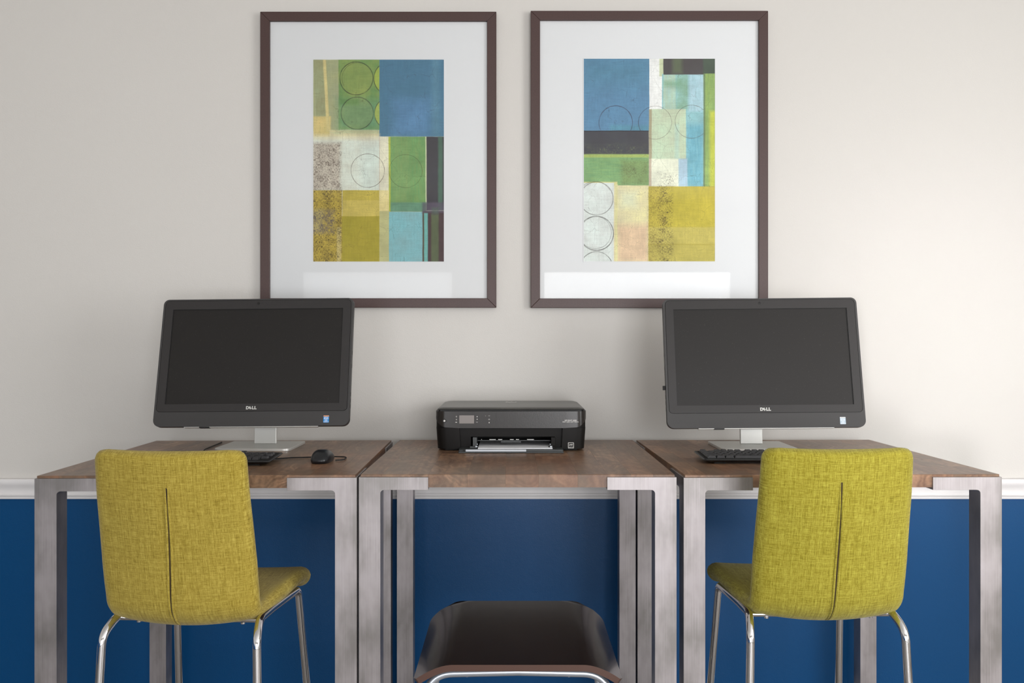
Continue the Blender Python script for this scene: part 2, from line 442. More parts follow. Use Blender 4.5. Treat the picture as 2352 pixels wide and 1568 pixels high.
    # painterly variation and specks
    g = t.math('ADD', t.math('MULTIPLY', grain, .5), t.math('MULTIPLY', blot, .5))
    cur = t.mix(1.0, cur, t.ramp(g, [(.38, (.84, .83, .82, 1)), (.62, (1.24, 1.24, 1.22, 1))]), 'MULTIPLY')
    sp = t.ramp(nz(.45, .45, 4), [(speck, (0, 0, 0, 1)), (speck + .02, (1, 1, 1, 1))])
    cur = t.mix(t.math('MULTIPLY', sp, .55), cur, rgb(60, 52, 40))
    cr = t.n('ShaderNodeTexVoronoi', feature='DISTANCE_TO_EDGE'); 
    t.l(t.mapping((.03, .022, 1), PW), cr.inputs['Vector']); cr.inputs['Scale'].default_value = 1.0
    cm = t.math('MULTIPLY', t.math('SUBTRACT', 1.0, t.math('MULTIPLY', cr.outputs['Distance'], 90), True), t.ramp(blot, [(.50, (0, 0, 0, 1)), (.56, (1, 1, 1, 1))]))
    cur = t.mix(t.math('MULTIPLY', cm, .45), cur, rgb(70, 60, 48))
    st_ = t.math('ADD', t.math('MULTIPLY', brushv, .5), t.math('MULTIPLY', brushh, .5))
    cur = t.mix(1.0, cur, t.ramp(st_, [(.40, (.93, .93, .93, 1)), (.60, (1.07, 1.07, 1.07, 1))]), 'MULTIPLY')
    hs = t.n('ShaderNodeHueSaturation'); hs.inputs['Saturation'].default_value = .90; hs.inputs['Value'].default_value = 1.03; t.l(cur, hs.inputs['Color'])
    t.col(hs.outputs[0]); return t.m
DK = (58, 50, 46); BR = (96, 74, 58)
ART_L = [
 ('r', (0, 0, 60, 165), (178, 184, 142), {'c2': (170, 172, 122)}),
 ('r', (0, 0, 30, 131), (170, 168, 122), {'s': 3, 'k': .05, 'c2': (160, 170, 128)}),
 ('r', (0, 130, 40, 178), (220, 204, 128), {'s': 4, 'c2': (214, 190, 116)}),
 ('r', (22, -5, 29, 165), (222, 206, 136), {'s': 2.5, 'k': .055}),
 ('r', (38, 161, 152, 177), (224, 208, 158), {'s': 3, 'c2': (206, 206, 160), 't': 'h'}),
 ('r', (58, -2, 153, 161), (118, 162, 88), {'c2': (140, 160, 80), 's': 2.5}),
 ('r', (58, 95, 153, 161), (98, 158, 122), {'s': 30, 'a': .7}),
 ('f', (99, 43, 37), (150, 164, 82), None, .55), ('f', (101, 123, 37), (138, 158, 98), None, .5),
 ('r', (60, 90, 104, 104), (100, 146, 70), {'s': 8, 'a': .6}),
 ('f', (176, 43, 37), (172, 190, 62), (100, 0, 152, 170), .8), ('f', (177, 123, 37), (176, 190, 74), (100, 0, 152, 170), .8),
 ('o', (99, 43, 38), 1.7, DK, None, 1.1), ('o', (102, 43, 36), 1.0, DK, (58, 0, 110, 60), .8), ('o', (101, 123, 37), 1.6, DK, None, 1.0),
 ('o', (177, 43, 38), 1.6, DK, (100, 0, 152, 170), 1), ('o', (178, 123, 37.5), 1.6, DK, (100, 0, 152, 170), 1),
 ('r', (152, -2, 302, 176.5), (78, 132, 162), {'c2': (72, 120, 150)}),
 ('r', (185, 92, 270, 176), (88, 140, 184), {'s': 30, 'a': .8}), ('r', (272, -2, 290, 176), (96, 146, 170), {'s': 12, 'a': .6}),
 ('r', (-2, 177, 152, 300), (226, 228, 212), {'c2': (218, 226, 214)}), ('r', (-2, 172, 152, 184), (228, 220, 182), {'s': 8, 'a': .7}),
 ('r', (110, 195, 150, 300), (206, 222, 214), {'s': 20, 'a': .5}),
 ('r', (152, 177, 174, 300), (230, 226, 200), {}), ('r', (151.6, 177, 152.6, 464), (170, 110, 90), {'a': .5, 's': 1}),
 ('r', (-2, 191, 62, 300), (204, 190, 172), {'s': 10, 'a': .8}),
 ('t', (-3, 191, 64, 301), (92, 70, 56), .50, .95, 9),
 ('o', (125, 255, 38.5), 1.1, BR, None, 1.1),
 ('r', (173, 177, 179, 350), (182, 192, 52), {'s': 2}),
 ('r', (177.5, 177, 258, 349), (112, 168, 98), {'c2': (124, 160, 90), 't': 'v'}), ('r', (182, 177, 220, 350), (140, 170, 100), {'s': 10, 'a': .4}),
 ('r', (257.5, 177, 260.5, 349), (216, 226, 176), {'s': 1.4}),
 ('o', (212, 256, 38), 1.1, (84, 96, 58), None, .9),
 ('r', (260, 177, 302, 346), (78, 74, 80), {'c2': (70, 68, 74)}), ('r', (287, 177, 297, 346), (82, 120, 100), {'s': 4, 'a': .8}),
 ('r', (178, 328, 260, 350), (104, 154, 132), {'s': 4, 'a': .8}),
 ('r', (67, 300, 152, 466), (196, 176, 46), {}), ('r', (67, 323, 152, 360), (206, 186, 78), {'s': 3}), ('r', (64, 360, 152, 466), (180, 166, 10), {'s': 1.5, 'c2': (170, 154, 12)}),
 ('r', (-2, 300, 66, 466), (196, 170, 44), {'s': 2}), ('r', (-2, 345, 58, 398), (186, 172, 110), {'s': 14, 'a': .7, 'k': -.1}),
 ('r', (54, 385, 64, 466), (210, 190, 110), {'s': 3}),
 ('t', (-3, 299, 66, 466), (72, 58, 40), .49, .9, 5), ('t', (-3, 345, 50, 400), (112, 104, 108), .46, .7, 9),
 ('r', (152, 300, 174, 350), (232, 214, 138), {'c2': (226, 212, 150)}), ('r', (152, 348, 176, 466), (198, 194, 134), {'s': 2, 'c2': (188, 186, 130), 't': 'v'}),
 ('r', (174, 350, 252, 466), (142, 194, 200), {'c2': (120, 182, 190)}), 
 ('r', (251, 348, 302, 466), (84, 64, 66), {}), ('r', (251, 350, 254.5, 466), (92, 80, 62), {}), ('r', (254.5, 352, 263, 466), (112, 184, 176), {'s': 2}),
 ('r', (271, 356, 288, 466), (98, 108, 78), {'s': 4}), ('r', (250, 328, 302, 352), (100, 90, 108), {'s': 5, 'a': .75}), ('r', (272, 340, 288, 356), (90, 106, 96), {'s': 5, 'a': .7}),
]
ART_R = [
 ('r', (-2, -2, 150, 165), (92, 144, 182), {'c2': (84, 136, 172)}), ('r', (-2, -2, 150, 60), (80, 136, 162), {'s': 60, 'a': .7}),
 ('r', (60, 152, 150, 165), (80, 150, 168), {'s': 8, 'a': .6}),
 ('r', (-2, 165, 149, 220), (76, 74, 82), {'c2': (70, 72, 78)}), ('r', (-2, 164.4, 149, 166), (44, 40, 50), {'s': 1}),
 ('t', (-2, 196, 150, 222), (126, 136, 92), .54, .7, 12),
 ('r', (-2, 219, 149, 292), (122, 172, 114), {'c2': (134, 176, 108), 't': 'h'}), ('r', (-2, 219, 149, 226), (172, 190, 92), {'s': 4}),
 ('r', (86, 232, 149, 288), (130, 156, 90), {'s': 12, 'a': .8}), ('t', (84, 232, 148, 290), (104, 98, 62), .53, .8, 16),
 ('r', (150, -2, 180, 116), (238, 238, 236), {}), ('r', (173, -2, 183, 40), (204, 212, 172), {'s': 2}),
 ('r', (179, 34, 277, 294), (150, 200, 206), {'c2': (138, 190, 196), 't': 'v'}),
 ('r', (182, 36, 211, 116), (186, 208, 180), {'s': 2, 'c2': (168, 204, 196), 't': 'v'}), ('r', (211, 34, 240, 116), (142, 186, 158), {'s': 8, 'c2': (150, 196, 190)}),
 ('r', (182, 50, 222, 64), (120, 170, 130), {'s': 10, 'a': .6}),
 ('r', (240, 34, 276, 120), (164, 204, 214), {'s': 8, 'c2': (178, 208, 220), 't': 'v'}), ('r', (233, 150, 275, 294), (104, 178, 200), {'s': 16, 'c2': (120, 186, 200), 't': 'v'}),
 ('r', (182, -2, 302, 36), (88, 82, 82), {'c2': (82, 78, 80), 'k': 0}), ('r', (204, -2, 224, 32), (120, 140, 96), {'s': 12, 'a': .5}), ('r', (273, -2, 302, 36), (80, 94, 80), {'s': 3}),
 ('r', (274, 34, 302, 294), (140, 174, 96), {'c2': (152, 180, 92), 't': 'v'}), ('r', (274, 34, 277.5, 294), (96, 116, 96), {'s': 3, 'a': .8}),
 ('r', (288, 120, 302, 294), (196, 202, 48), {'s': 8}),
 ('r', (154, 115, 234, 232), (204, 214, 184), {'s': 2, 'c2': (192, 212, 182)}), ('r', (208, 150, 218, 232), (180, 214, 200), {'s': 6, 'a': .6}),
 ('r', (149, 115, 155.5, 230), (176, 166, 134), {'s': 1.6}), ('r', (149, 230, 155.5, 294), (200, 182, 160), {'s': 1.6}),
 ('r', (155, 229, 218, 294), (234, 236, 214), {'s': 3}), ('r', (217, 229, 237, 294), (176, 204, 222), {'s': 4}),
 ('t', (172, 262, 204, 295), (88, 74, 66), .52, .9, 16),
 ('o', (73, 146, 38.5), 1.3, (70, 66, 84), None, 1.2), ('o', (163, 146, 38), 1.2, (70, 72, 84), (100, 90, 150, 200), 1.1), ('o', (163, 146, 38), 1.0, (110, 96, 84), (150, 90, 220, 200), .9), ('o', (247, 144, 38), 1.0, (100, 94, 84), (200, 90, 274, 200), 1.0),
 ('r', (-2, 282, 76, 294), (222, 212, 140), {'s': 3}), ('r', (-2, 284, 69, 466), (224, 228, 224), {'c2': (216, 224, 220)}),
 ('r', (69, 290, 149, 466), (230, 220, 176), {'s': 2, 'c2': (222, 214, 160)}), ('r', (84, 305, 120, 340), (220, 226, 196), {'s': 20, 'a': .7}), ('r', (76, 380, 149, 466), (224, 194, 158), {'s': 20}),
 ('r', (71, 288, 77, 466), (226, 220, 160), {'s': 3}),
 ('t', (84, 340, 112, 466), (120, 84, 70), .60, .9, 12), ('t', (110, 300, 149, 466), (130, 92, 76), .62, .8, 12),
 ('o', (29, 320, 38), 1.4, DK, (-2, 270, 80, 466), 1.0), ('o', (29, 400, 39), 1.7, DK, (-2, 270, 80, 466), 1.1), ('o', (26, 398, 37), 1.0, DK, (-2, 270, 80, 466), .8), ('o', (29, 480, 38), 1.4, DK, (-2, 270, 80, 466), 1.0), ('o', (25, 322, 41), 1.0, BR, (-2, 270, 60, 320), .9),
 ('r', (148, 292, 302, 466), (200, 184, 44), {'c2': (194, 176, 40)}), ('r', (190, 300, 302, 388), (198, 182, 20), {'s': 12, 'a': .6}), ('r', (148, 386, 302, 466), (202, 188, 88), {'s': 3, 'a': .8}),
 ('r', (148, 424, 302, 427), (176, 158, 20), {'s': 3, 'a': .6}), ('r', (148, 427, 302, 466), (188, 174, 66), {'s': 3, 'a': .5}),
 ('t', (147, 292, 184, 466), (120, 98, 40), .50, .75, 8), ('t', (172, 291, 204, 466), (64, 50, 42), .51, .9, 9),
]
M_ART_L = art_material('left_print', (222, 224, 206), ART_L, .655)
M_ART_R = art_material('right_print', (226, 226, 214), ART_R, .65)

def pw(px, py, D): return ((px - 1176) * D / F, ZC - (py - 784) * D / F)
def picture(label, x0p, x1p, y0p, y1p, prp, art):
    D0 = 2.925                                    # face of the frame
    (x0, z1), (x1, z0) = pw(x0p, y0p, D0), pw(x1p, y1p, D0)
    cx = (x0 + x1) / 2
    t = thing('framed_picture', label, 'picture', (cx, YB, z0), 0, 'framed abstract prints on the wall')
    hw, h, bw, dep = (x1 - x0) / 2, z1 - z0, .031, YB - D0
    for k, (a, b, c, d) in enumerate((((-hw, 0), (hw, 0), (hw - bw, bw), (-hw + bw, bw)), ((hw, 0), (hw, h), (hw - bw, h - bw), (hw - bw, bw)),
                                      ((hw, h), (-hw, h), (-hw + bw, h - bw), (hw - bw, h - bw)), ((-hw, h), (-hw, 0), (-hw + bw, bw), (-hw + bw, h - bw)))):
        g = .0002
        obj('frame_rail', prism([a, b, c, d], -dep, -.001, 'y'), M_FRAME, t, bevel=.0014)
    i = bw - .0008
    obj('mat', box(-hw + i, hw - i, -.014, -.012, i, h - i), M_MAT, t)
    (px0, pz1), (px1, pz0) = pw(prp[0], prp[2], D0 + .01), pw(prp[1], prp[3], D0 + .01)
    me = bpy.data.meshes.new('print')
    px0 -= cx; px1 -= cx; pz0 -= z0; pz1 -= z0
    v, f = box(px0, px1, -.0147, -.0141, pz0, pz1)
    o = obj('print', (v, f), art, t)
    uvl = o.data.uv_layers.new(name='UVMap')
    for li, lp in enumerate(o.data.loops):
        c = o.data.vertices[lp.vertex_index].co
        uvl.data[li].uv = ((c.x - px0) / (px1 - px0), (c.z - pz0) / (pz1 - pz0))
    # bevelled window edge of the mat
    e = .0022
    obj('mat_window_edge', ring([(px0 - e, pz0 - e), (px1 + e, pz0 - e), (px1 + e, pz1 + e), (px0 - e, pz1 + e)], [(px0, pz0), (px1, pz0), (px1, pz1), (px0, pz1)], -.0156, -.0141), M_MAT, t)
    obj('glass', box(-hw + i, hw - i, -.0185, -.0175, i, h - i), M_GLASS, t)
    return t
picture('dark brown framed abstract print with big blue square at its top right', 597.5, 1140, 26.5, 706, (719.5, 1019.5, 137, 600.5), M_ART_L)
picture('dark brown framed abstract print with big blue square at its top left', 1219, 1764.5, 24.5, 706.5, (1341, 1642, 135, 600), M_ART_R)

# ---------------------------------------------------------------- desks
DZ = 0.914
def make_desk(label, loc, rz, W=.758, D=.745, seed=0):
    rnd = random.Random(seed)
    t = thing('desk', label, 'desk', loc, rz, 'bar-height desks standing side by side')
    hx, hy, A, P, T, lip = W / 2, D / 2, .163, .052, .031, .0062
    lp = .004                                   # steel stands proud of the wood
    # staves of the top
    inner = W - 2 * A; n = rnd.choice((4, 5))
    cuts = [0, P, P + (A - P) * rnd.uniform(.45, .6), A]
    ws = [rnd.uniform(.8, 1.25) for _ in range(n)]; s = sum(ws); acc = A
    for q in ws[:-1]: acc += q / s * inner; cuts.append(acc)
    cuts += [W - A, W - A + (A - P) * rnd.uniform(.4, .55), W - P, W]
    ch = .0012
    for i in range(len(cuts) - 1):
        a, b = cuts[i] - hx + (.0001 if i else 0), cuts[i + 1] - hx - (.0001 if i < len(cuts) - 2 else 0)
        m = (cuts[i] + cuts[i + 1]) / 2
        inset = A if (m < P or m > W - P) else (P if (m < A or m > W - A) else 0)
        ys = [0]; 
        while ys[-1] < D - .28: ys.append(ys[-1] + rnd.uniform(.22, .42))
        if D - ys[-1] < .12: ys.pop()
        ys.append(D)
        for j in range(len(ys) - 1):
            y0, y1 = ys[j], ys[j + 1]
            l0, l1 = max(y0, inset + (.0015 if inset else 0)), min(y1, D - inset - (.0015 if inset else 0))
            y0 += (.0001 if j else 0); y1 -= (.0001 if j < len(ys) - 2 else 0)
            top, lid, bot = DZ, DZ - lip + .0004, DZ - T
            if l1 - l0 < .01: poly = [(y0, lid), (y1, lid)]
            else:
                l0, l1 = max(l0, y0), min(l1, y1)
                poly = []
                if l0 > y0 + .001: poly += [(y0, lid), (l0, lid), (l0, bot)]
                else: poly += [(y0, bot)]
                if l1 < y1 - .001: poly += [(l1, bot), (l1, lid), (y1, lid)]
                else: poly += [(y1, bot)]
            poly += [(y1, top - (ch if j == len(ys) - 2 else 0))] + ([(y1 - ch, top)] if j == len(ys) - 2 else [])
            poly += ([(y0 + ch, top), (y0, top - ch)] if j == 0 else [(y0, top)])
            obj('plank', prism([(u - hy, v) for u, v in poly], a, b, 'x'), M_WOOD, t)
    # corner legs: post with an arm along the front/back and an arm along the side
    zt, zb = DZ - lip, DZ - lip - .0305
    for sx in (-1, 1):
        for sy in (-1, 1):
            X, Y = sx * (hx + lp), sy * (hy + lp)
            fil = [(P + .009 * (1 - math.sin(k / 5 * PI / 2)), zb - .009 * (1 - math.cos(k / 5 * PI / 2))) for k in range(5, -1, -1)]
            Lp = [(0, 0), (P, 0)] + fil + [(A + lp, zb), (A + lp, zt), (0, zt)]
            v1, f1 = prism([(X - sx * a, b) for a, b in Lp], Y, Y - sy * P, 'y')
            fs = [(P, zt), (P, zb - .009)] + [(P + .009 * (1 - math.cos(k / 5 * PI / 2)), zb - .009 * (1 - math.sin(k / 5 * PI / 2))) for k in range(1, 6)] + [(A + lp, zb), (A + lp, zt)]
            v2, f2 = prism([(Y - sy * a, b) for a, b in fs], X, X - sx * P, 'x')
            lg = obj('leg', join((v1, f1), (v2, f2)), M_STEEL, t, bevel=.0022, seg=3)
            for (qx, qy) in ((A - .03, P / 2), (P + .018, P / 2), (P / 2, A - .03)):
                bx, by = X - sx * qx, Y - sy * qy
                obj('screw', prism([(bx + .006 * math.cos(k * PI / 6), by + .006 * math.sin(k * PI / 6)) for k in range(12)], zb - .0025, zb + .0002), M_STEEL, lg)
    return t
make_desk('steel-legged wooden bar desk at the left, under the left computer', (-.764, 2.480, 0), R(1.2), .758, .745, 3)
make_desk('steel-legged wooden bar desk in the middle, holding the printer', (.0137, 2.494, 0), 0, .758, .745, 11)
make_desk('steel-legged wooden bar desk at the right, under the right computer', (.792, 2.494, 0), R(.8), .762, .750, 29)

# ---------------------------------------------------------------- computers
def make_computer(label, pose, basexy, sticker, dongle):
    X, Y, Z, yaw, tilt, roll = pose
    bx, by = basexy
    t = thing('desktop_computer', label, 'computer', (bx, by, DZ), 0, 'all-in-one desktop computers')
    Rm = Matrix.Rotation(yaw, 4, 'Z') @ Matrix.Rotation(tilt, 4, 'X') @ Matrix.Rotation(roll, 4, 'Y')
    M = Matrix.Translation((X - bx, Y - by, Z - DZ)) @ Rm
    W, Hh = .5696, .3833; w, h = W / 2, Hh / 2
    # base plate and neck
    obj('base', prism(rrect(-.1125, .1125, -.102, .098, [.008, .008, .022, .022]), 0, .008), M_BASE, t, bevel=.0012)
    lo, hi = M @ Vector((0, .036, -.10)), None
    nk = [(-.028, .022), (.040, .022), (.040, .034), (-.028, .034)]
    zt = .20
    v = [(a, b, .0078) for a, b in nk] + [(a, b + .010, zt) for a, b in nk]
    obj('neck', (v, [(3, 2, 1, 0), (4, 5, 6, 7), (0, 1, 5, 4), (1, 2, 6, 5), (2, 3, 7, 6), (3, 0, 4, 7)]), M_BASE, t, bevel=.002)
    # back hump
    a = rrect(-w + .02, w - .02, -h + .015, h - .02, .03); b = rrect(-w + .08, w - .08, -h + .05, h - .08, .03)
    n = len(a); v = [(p[0], .018, p[1]) for p in a] + [(p[0], .044, p[1]) for p in b]
    obj('back_cover', (v, [tuple(range(n)), tuple(range(2 * n - 1, n - 1, -1))] + [(i, i + n, (i + 1) % n + n, (i + 1) % n) for i in range(n)]), M_BLK, t, smooth=True, ang=30, mtx=M)
    # shell
    sx, sz = .2545, .143; z0 = .0174
    scr = [(sx, z0 + sz), (-sx, z0 + sz), (-sx, z0 - sz), (sx, z0 - sz)]
    outer = rrect(-w, w, -h, h, [.017, .017, .020, .020])
    sh = obj('housing', join(prism(outer, .0035, .020, 'y')), M_SHELL, t, bevel=.0022, seg=3, mtx=M)
    # lower strip of the face and side margins: ring from the shell to the bezel
    bz = (-w + .006, w - .006, -h + .043, h - .004)
    bzl = rrect(*bz, [.014, .014, .012, .012])
    obj('face_frame', ring(rrect(-w + .0004, w - .0004, -h + .0004, h - .0004, [.0166, .0166, .0196, .0196]), bzl, 0, .0036, 'y'), M_SHELL, t, smooth=True, ang=40, mtx=M)
    g = .0011
    inb = rrect(bz[0] + g, bz[1] - g, bz[2] + g, bz[3] - g, [.013, .013, .011, .011])
    # opening loop with same point count
    op = []
    for k in range(4): op += [scr[k]] * 7
    obj('bezel', ring(inb, op, -.0004, .0034, 'y'), M_BEZEL, t, mtx=M)
    obj('bezel_gap', ring(bzl, inb, .0026, .0034, 'y'), M_LINE, t, mtx=M)
    obj('screen', box(-sx, sx, .0026, .0034, z0 - sz, z0 + sz), M_SCREEN, t, mtx=M)
    e = .0016
    obj('screen_gasket', ring([(sx, z0 + sz), (-sx, z0 + sz), (-sx, z0 - sz), (sx, z0 - sz)], [(sx - e, z0 + sz - e), (-sx + e, z0 + sz - e), (-sx + e, z0 - sz + .0003), (sx - e, z0 - sz + .0003)], .0012, .0026, 'y'), M_LINE, t, mtx=M)
    # webcam and microphones
    wc = obj('webcam', disc(0, h - .0145, .0042, -.0009, -.0004), M_LINE, t, mtx=M)
    obj('lens', disc(0, h - .0145, .0028, -.0013, -.0009), M_SCREEN, wc, mtx=M)
    for dx in (-.023, .012, .024): obj('microphone', disc(dx, h - .0142, .0008, -.0007, -.0004, 8), M_LINE, t, mtx=M)
    # maker's letters with the tilted E
    zl = -h + .0535
    lg = text('brand_lettering', 'D', .0118, M_LOGO, t, M @ Matrix.Translation((-0.0116, -.0006, zl)) @ UP, .0007, .0002, 1.02)
    text('letter', 'E', .0100, M_LOGO, lg, M @ Matrix.Translation((-0.0040, -.0006, zl)) @ UP @ Matrix.Rotation(R(33), 4, 'Z'), .0007, .0002, 1.0)
    text('letter', 'L', .0118, M_LOGO, lg, M @ Matrix.Translation((0.0042, -.0006, zl)) @ UP, .0007, .0002, 1.05)
    text('letter', 'L', .0118, M_LOGO, lg, M @ Matrix.Translation((0.0113, -.0006, zl)) @ UP, .0007, .0002, 1.05)
    # processor sticker
    cxs, czs = w - .066, -h + .0195
    st = obj('sticker', prism(rrect(cxs - .0082, cxs + .0082, czs - .0105, czs + .0105, .0012, 2), -.0004, .0001, 'y'), sticker, t, mtx=M)
    st['label'] = 'small %s processor sticker' % ('bright blue' if sticker is M_SBLUE else 'pale silver-blue')
    obj('sticker_top_band', box(cxs - .0078, cxs + .0078, -.0006, -.0004, czs + .0072, czs + .0100), M_ORANGE if sticker is M_SBLUE else M_ICON, st, mtx=M)
    el = [(math.cos(i / 20 * 2 * PI), math.sin(i / 20 * 2 * PI)) for i in range(20)]
    obj('sticker_swirl', ring([(cxs + .0066 * a, czs + .0022 + .0040 * b) for a, b in el], [(cxs + .0002 + .0058 * a, czs + .0022 + .0032 * b) for a, b in el], -.0006, -.0004), M_WHITE, st, mtx=M)
    text('sticker_print', 'intel', .0052, M_WHITE, st, M @ Matrix.Translation((cxs, -.0006, czs + .0022)) @ UP, .0001, .0001)
    text('sticker_print', 'inside', .0036, M_WHITE, st, M @ Matrix.Translation((cxs, -.0006, czs - .0042)) @ UP, .0001, .0001)
    text('sticker_print', 'CORE i3', .0038, M_WHITE, st, M @ Matrix.Translation((cxs, -.0006, czs - .0082)) @ UP, .0001, .0001)
    # speaker strip under the chin, side ports
    obj('speaker_strip', box(-w + .09, w - .09, .004, .017, -h - .0022, -h + .0006), M_BASE, t, bevel=.0006, mtx=M)
    obj('rubber_foot', box(-.15, -.12, .003, .015, -h - .0035, -h), M_BLK, t, bevel=.0008, mtx=M)
    for k in range(5):
        sd = 1 if not dongle else -1
        zz = -.14 + k * .018 if k < 3 else -.02 + (k - 3) * .04
        obj('side_port', box(*sorted((sd * (w - .0006), sd * (w + .0003))), .009, .014, zz, zz + .011), M_LINE, t, mtx=M)
    if dongle:
        d = obj('wireless_dongle', box(-w - .0075, -w - .0002, .008, .015, -.078, -.066), M_LINE, None, bevel=.0006, mtx=Matrix.Translation((bx, by, DZ)) @ M)
        tag(d, 'tiny black wireless dongle plugged into the left edge of the right computer', 'dongle')
    return t
make_computer('dark all-in-one computer on the left desk, with a bright blue processor sticker', (-.7555, 2.579, 1.1767, -.0213, -.2418, -.0098), (-.762, 2.668), M_SBLUE, False)
make_computer('charcoal all-in-one computer on the right desk, with a pale sticker and a dongle', (.7324, 2.565, 1.1747, -.0239, -.1882, -.0096), (.727, 2.665), M_SPALE, True)

# ---------------------------------------------------------------- keyboards
def make_keyboard(label, loc, rz):
    t = thing('keyboard', label, 'keyboard', loc, rz, 'wired black keyboards')
    Wk, Dk = .449, .140
    zf, zb = .0135, .0185
    def top(y): return zf + (zb - zf) * y / Dk
    pl = rrect(0, Wk, 0, Dk, [.004, .004, .008, .008], 4); pi_ = rrect(.010, Wk - .010, .010, Dk - .004, .004, 4)
    n = len(pl)
    v = [(a, b, max(0.0035, .0035 + (top(b) - zf) * .8)) for a, b in pi_] + [(a, b, top(b) - .003) for a, b in pl] + [(a, b, top(b)) for a, b in rrect(.002, Wk - .002, .002, Dk - .002, [.004, .004, .007, .007], 4)]
    f = [tuple(range(n)), tuple(range(3 * n - 1, 2 * n - 1, -1))]
    for k in (0, 1): f += [(k * n + i, (k + 1) * n + i, (k + 1) * n + (i + 1) % n, k * n + (i + 1) % n) for i in range(n)]
    obj('case', (v, f), M_BLK, t, smooth=True, ang=35)
    obj('well', prism(rrect(.008, Wk - .008, .012, Dk - .008, .003, 3), 0, .0006), M_LINE, t, mtx=Matrix(((1, 0, 0, 0), (0, 1, 0, 0), (0, (zb - zf) / Dk, 1, zf), (0, 0, 0, 1))))
    for fx in (.03, Wk - .06):
        obj('rubber_foot', box(fx, fx + .03, .016, .022, 0, .005), M_RUB, t)
        obj('tilt_foot', box(fx, fx + .02, Dk - .022, Dk - .016, 0, .009), M_RUB, t)
    u = .0190
    rows = []
    x0 = .012
    ky = .014
    main = [
        [(0, 1.25), (1.25, 1.25), (2.5, 1.25), (3.75, 6.25), (10, 1.25), (11.25, 1.25), (12.5, 1.25), (13.75, 1.25)],
        [(0, 2.25)] + [(2.25 + i, 1) for i in range(10)] + [(12.25, 2.75)],
        [(0, 1.75)] + [(1.75 + i, 1) for i in range(11)] + [(12.75, 2.25)],
        [(0, 1.5)] + [(1.5 + i, 1) for i in range(12)] + [(13.5, 1.5)],
        [(i, 1) for i in range(13)] + [(13, 2)],
        [(0, 1)] + [(2 + i, 1) for i in range(4)] + [(6.5 + i, 1) for i in range(4)] + [(11 + i, 1) for i in range(4)]]
    nav = [[(15.25, 1), (16.25, 1), (17.25, 1)], [(16.25, 1)], [], [(15.25, 1), (16.25, 1), (17.25, 1)], [(15.25, 1), (16.25, 1), (17.25, 1)], [(15.25, 1), (16.25, 1), (17.25, 1)]]
    pad = [[(18.5, 2), (20.5, 1)], [(18.5, 1), (19.5, 1), (20.5, 1), (21.5, 1)], [(18.5, 1), (19.5, 1), (20.5, 1)], [(18.5, 1), (19.5, 1), (20.5, 1), (21.5, 1)], [(18.5, 1), (19.5, 1), (20.5, 1), (21.5, 1)], []]
    cache = {}
    def keymesh(wu):
        if wu in cache: return cache[wu]
        w_ = wu * u - .0012; d_ = .0184 - .0012; h_ = .0058; ins = .0024
        lo = [(0.0006, .0006), (w_, .0006), (w_, d_), (.0006, d_)]
        hi = [(.0006 + ins, .0006 + ins * .6), (w_ - ins, .0006 + ins * .6), (w_ - ins, d_ - ins), (.0006 + ins, d_ - ins)]
        me = bpy.data.meshes.new('key'); me.from_pydata([(a, b, 0) for a, b in lo] + [(a, b, h_) for a, b in hi], [], box(0, 1, 0, 1, 0, 1)[1])
        me.materials.append(M_KEY); cache[wu] = me; return me
    ux = (Wk - .024) / 22.5; u = ux
    for r in range(6):
        yy = ky + r * .0186 + (.003 if r == 5 else 0)
        for (c, wu) in main[r] + nav[r] + pad[r]:
            o = bpy.data.objects.new('key', keymesh(wu)); COL.objects.link(o); o.parent = t
            o.location = (x0 + c * u, yy, top(yy) + .0006); o.rotation_euler = (math.atan((zb - zf) / Dk), 0, 0)
    return t
kb = make_keyboard('black keyboard mostly hidden behind the left chair, its number pad end showing', (-1.074, 2.262, DZ), R(0))
dup(kb, (.503, 2.297, DZ), R(-.4), 'black keyboard in front of the right computer, its left end showing beside the chair')
bpy.data.objects['keyboard']['label'] = 'black keyboard in front of the left computer, only its right end clear of the chair'

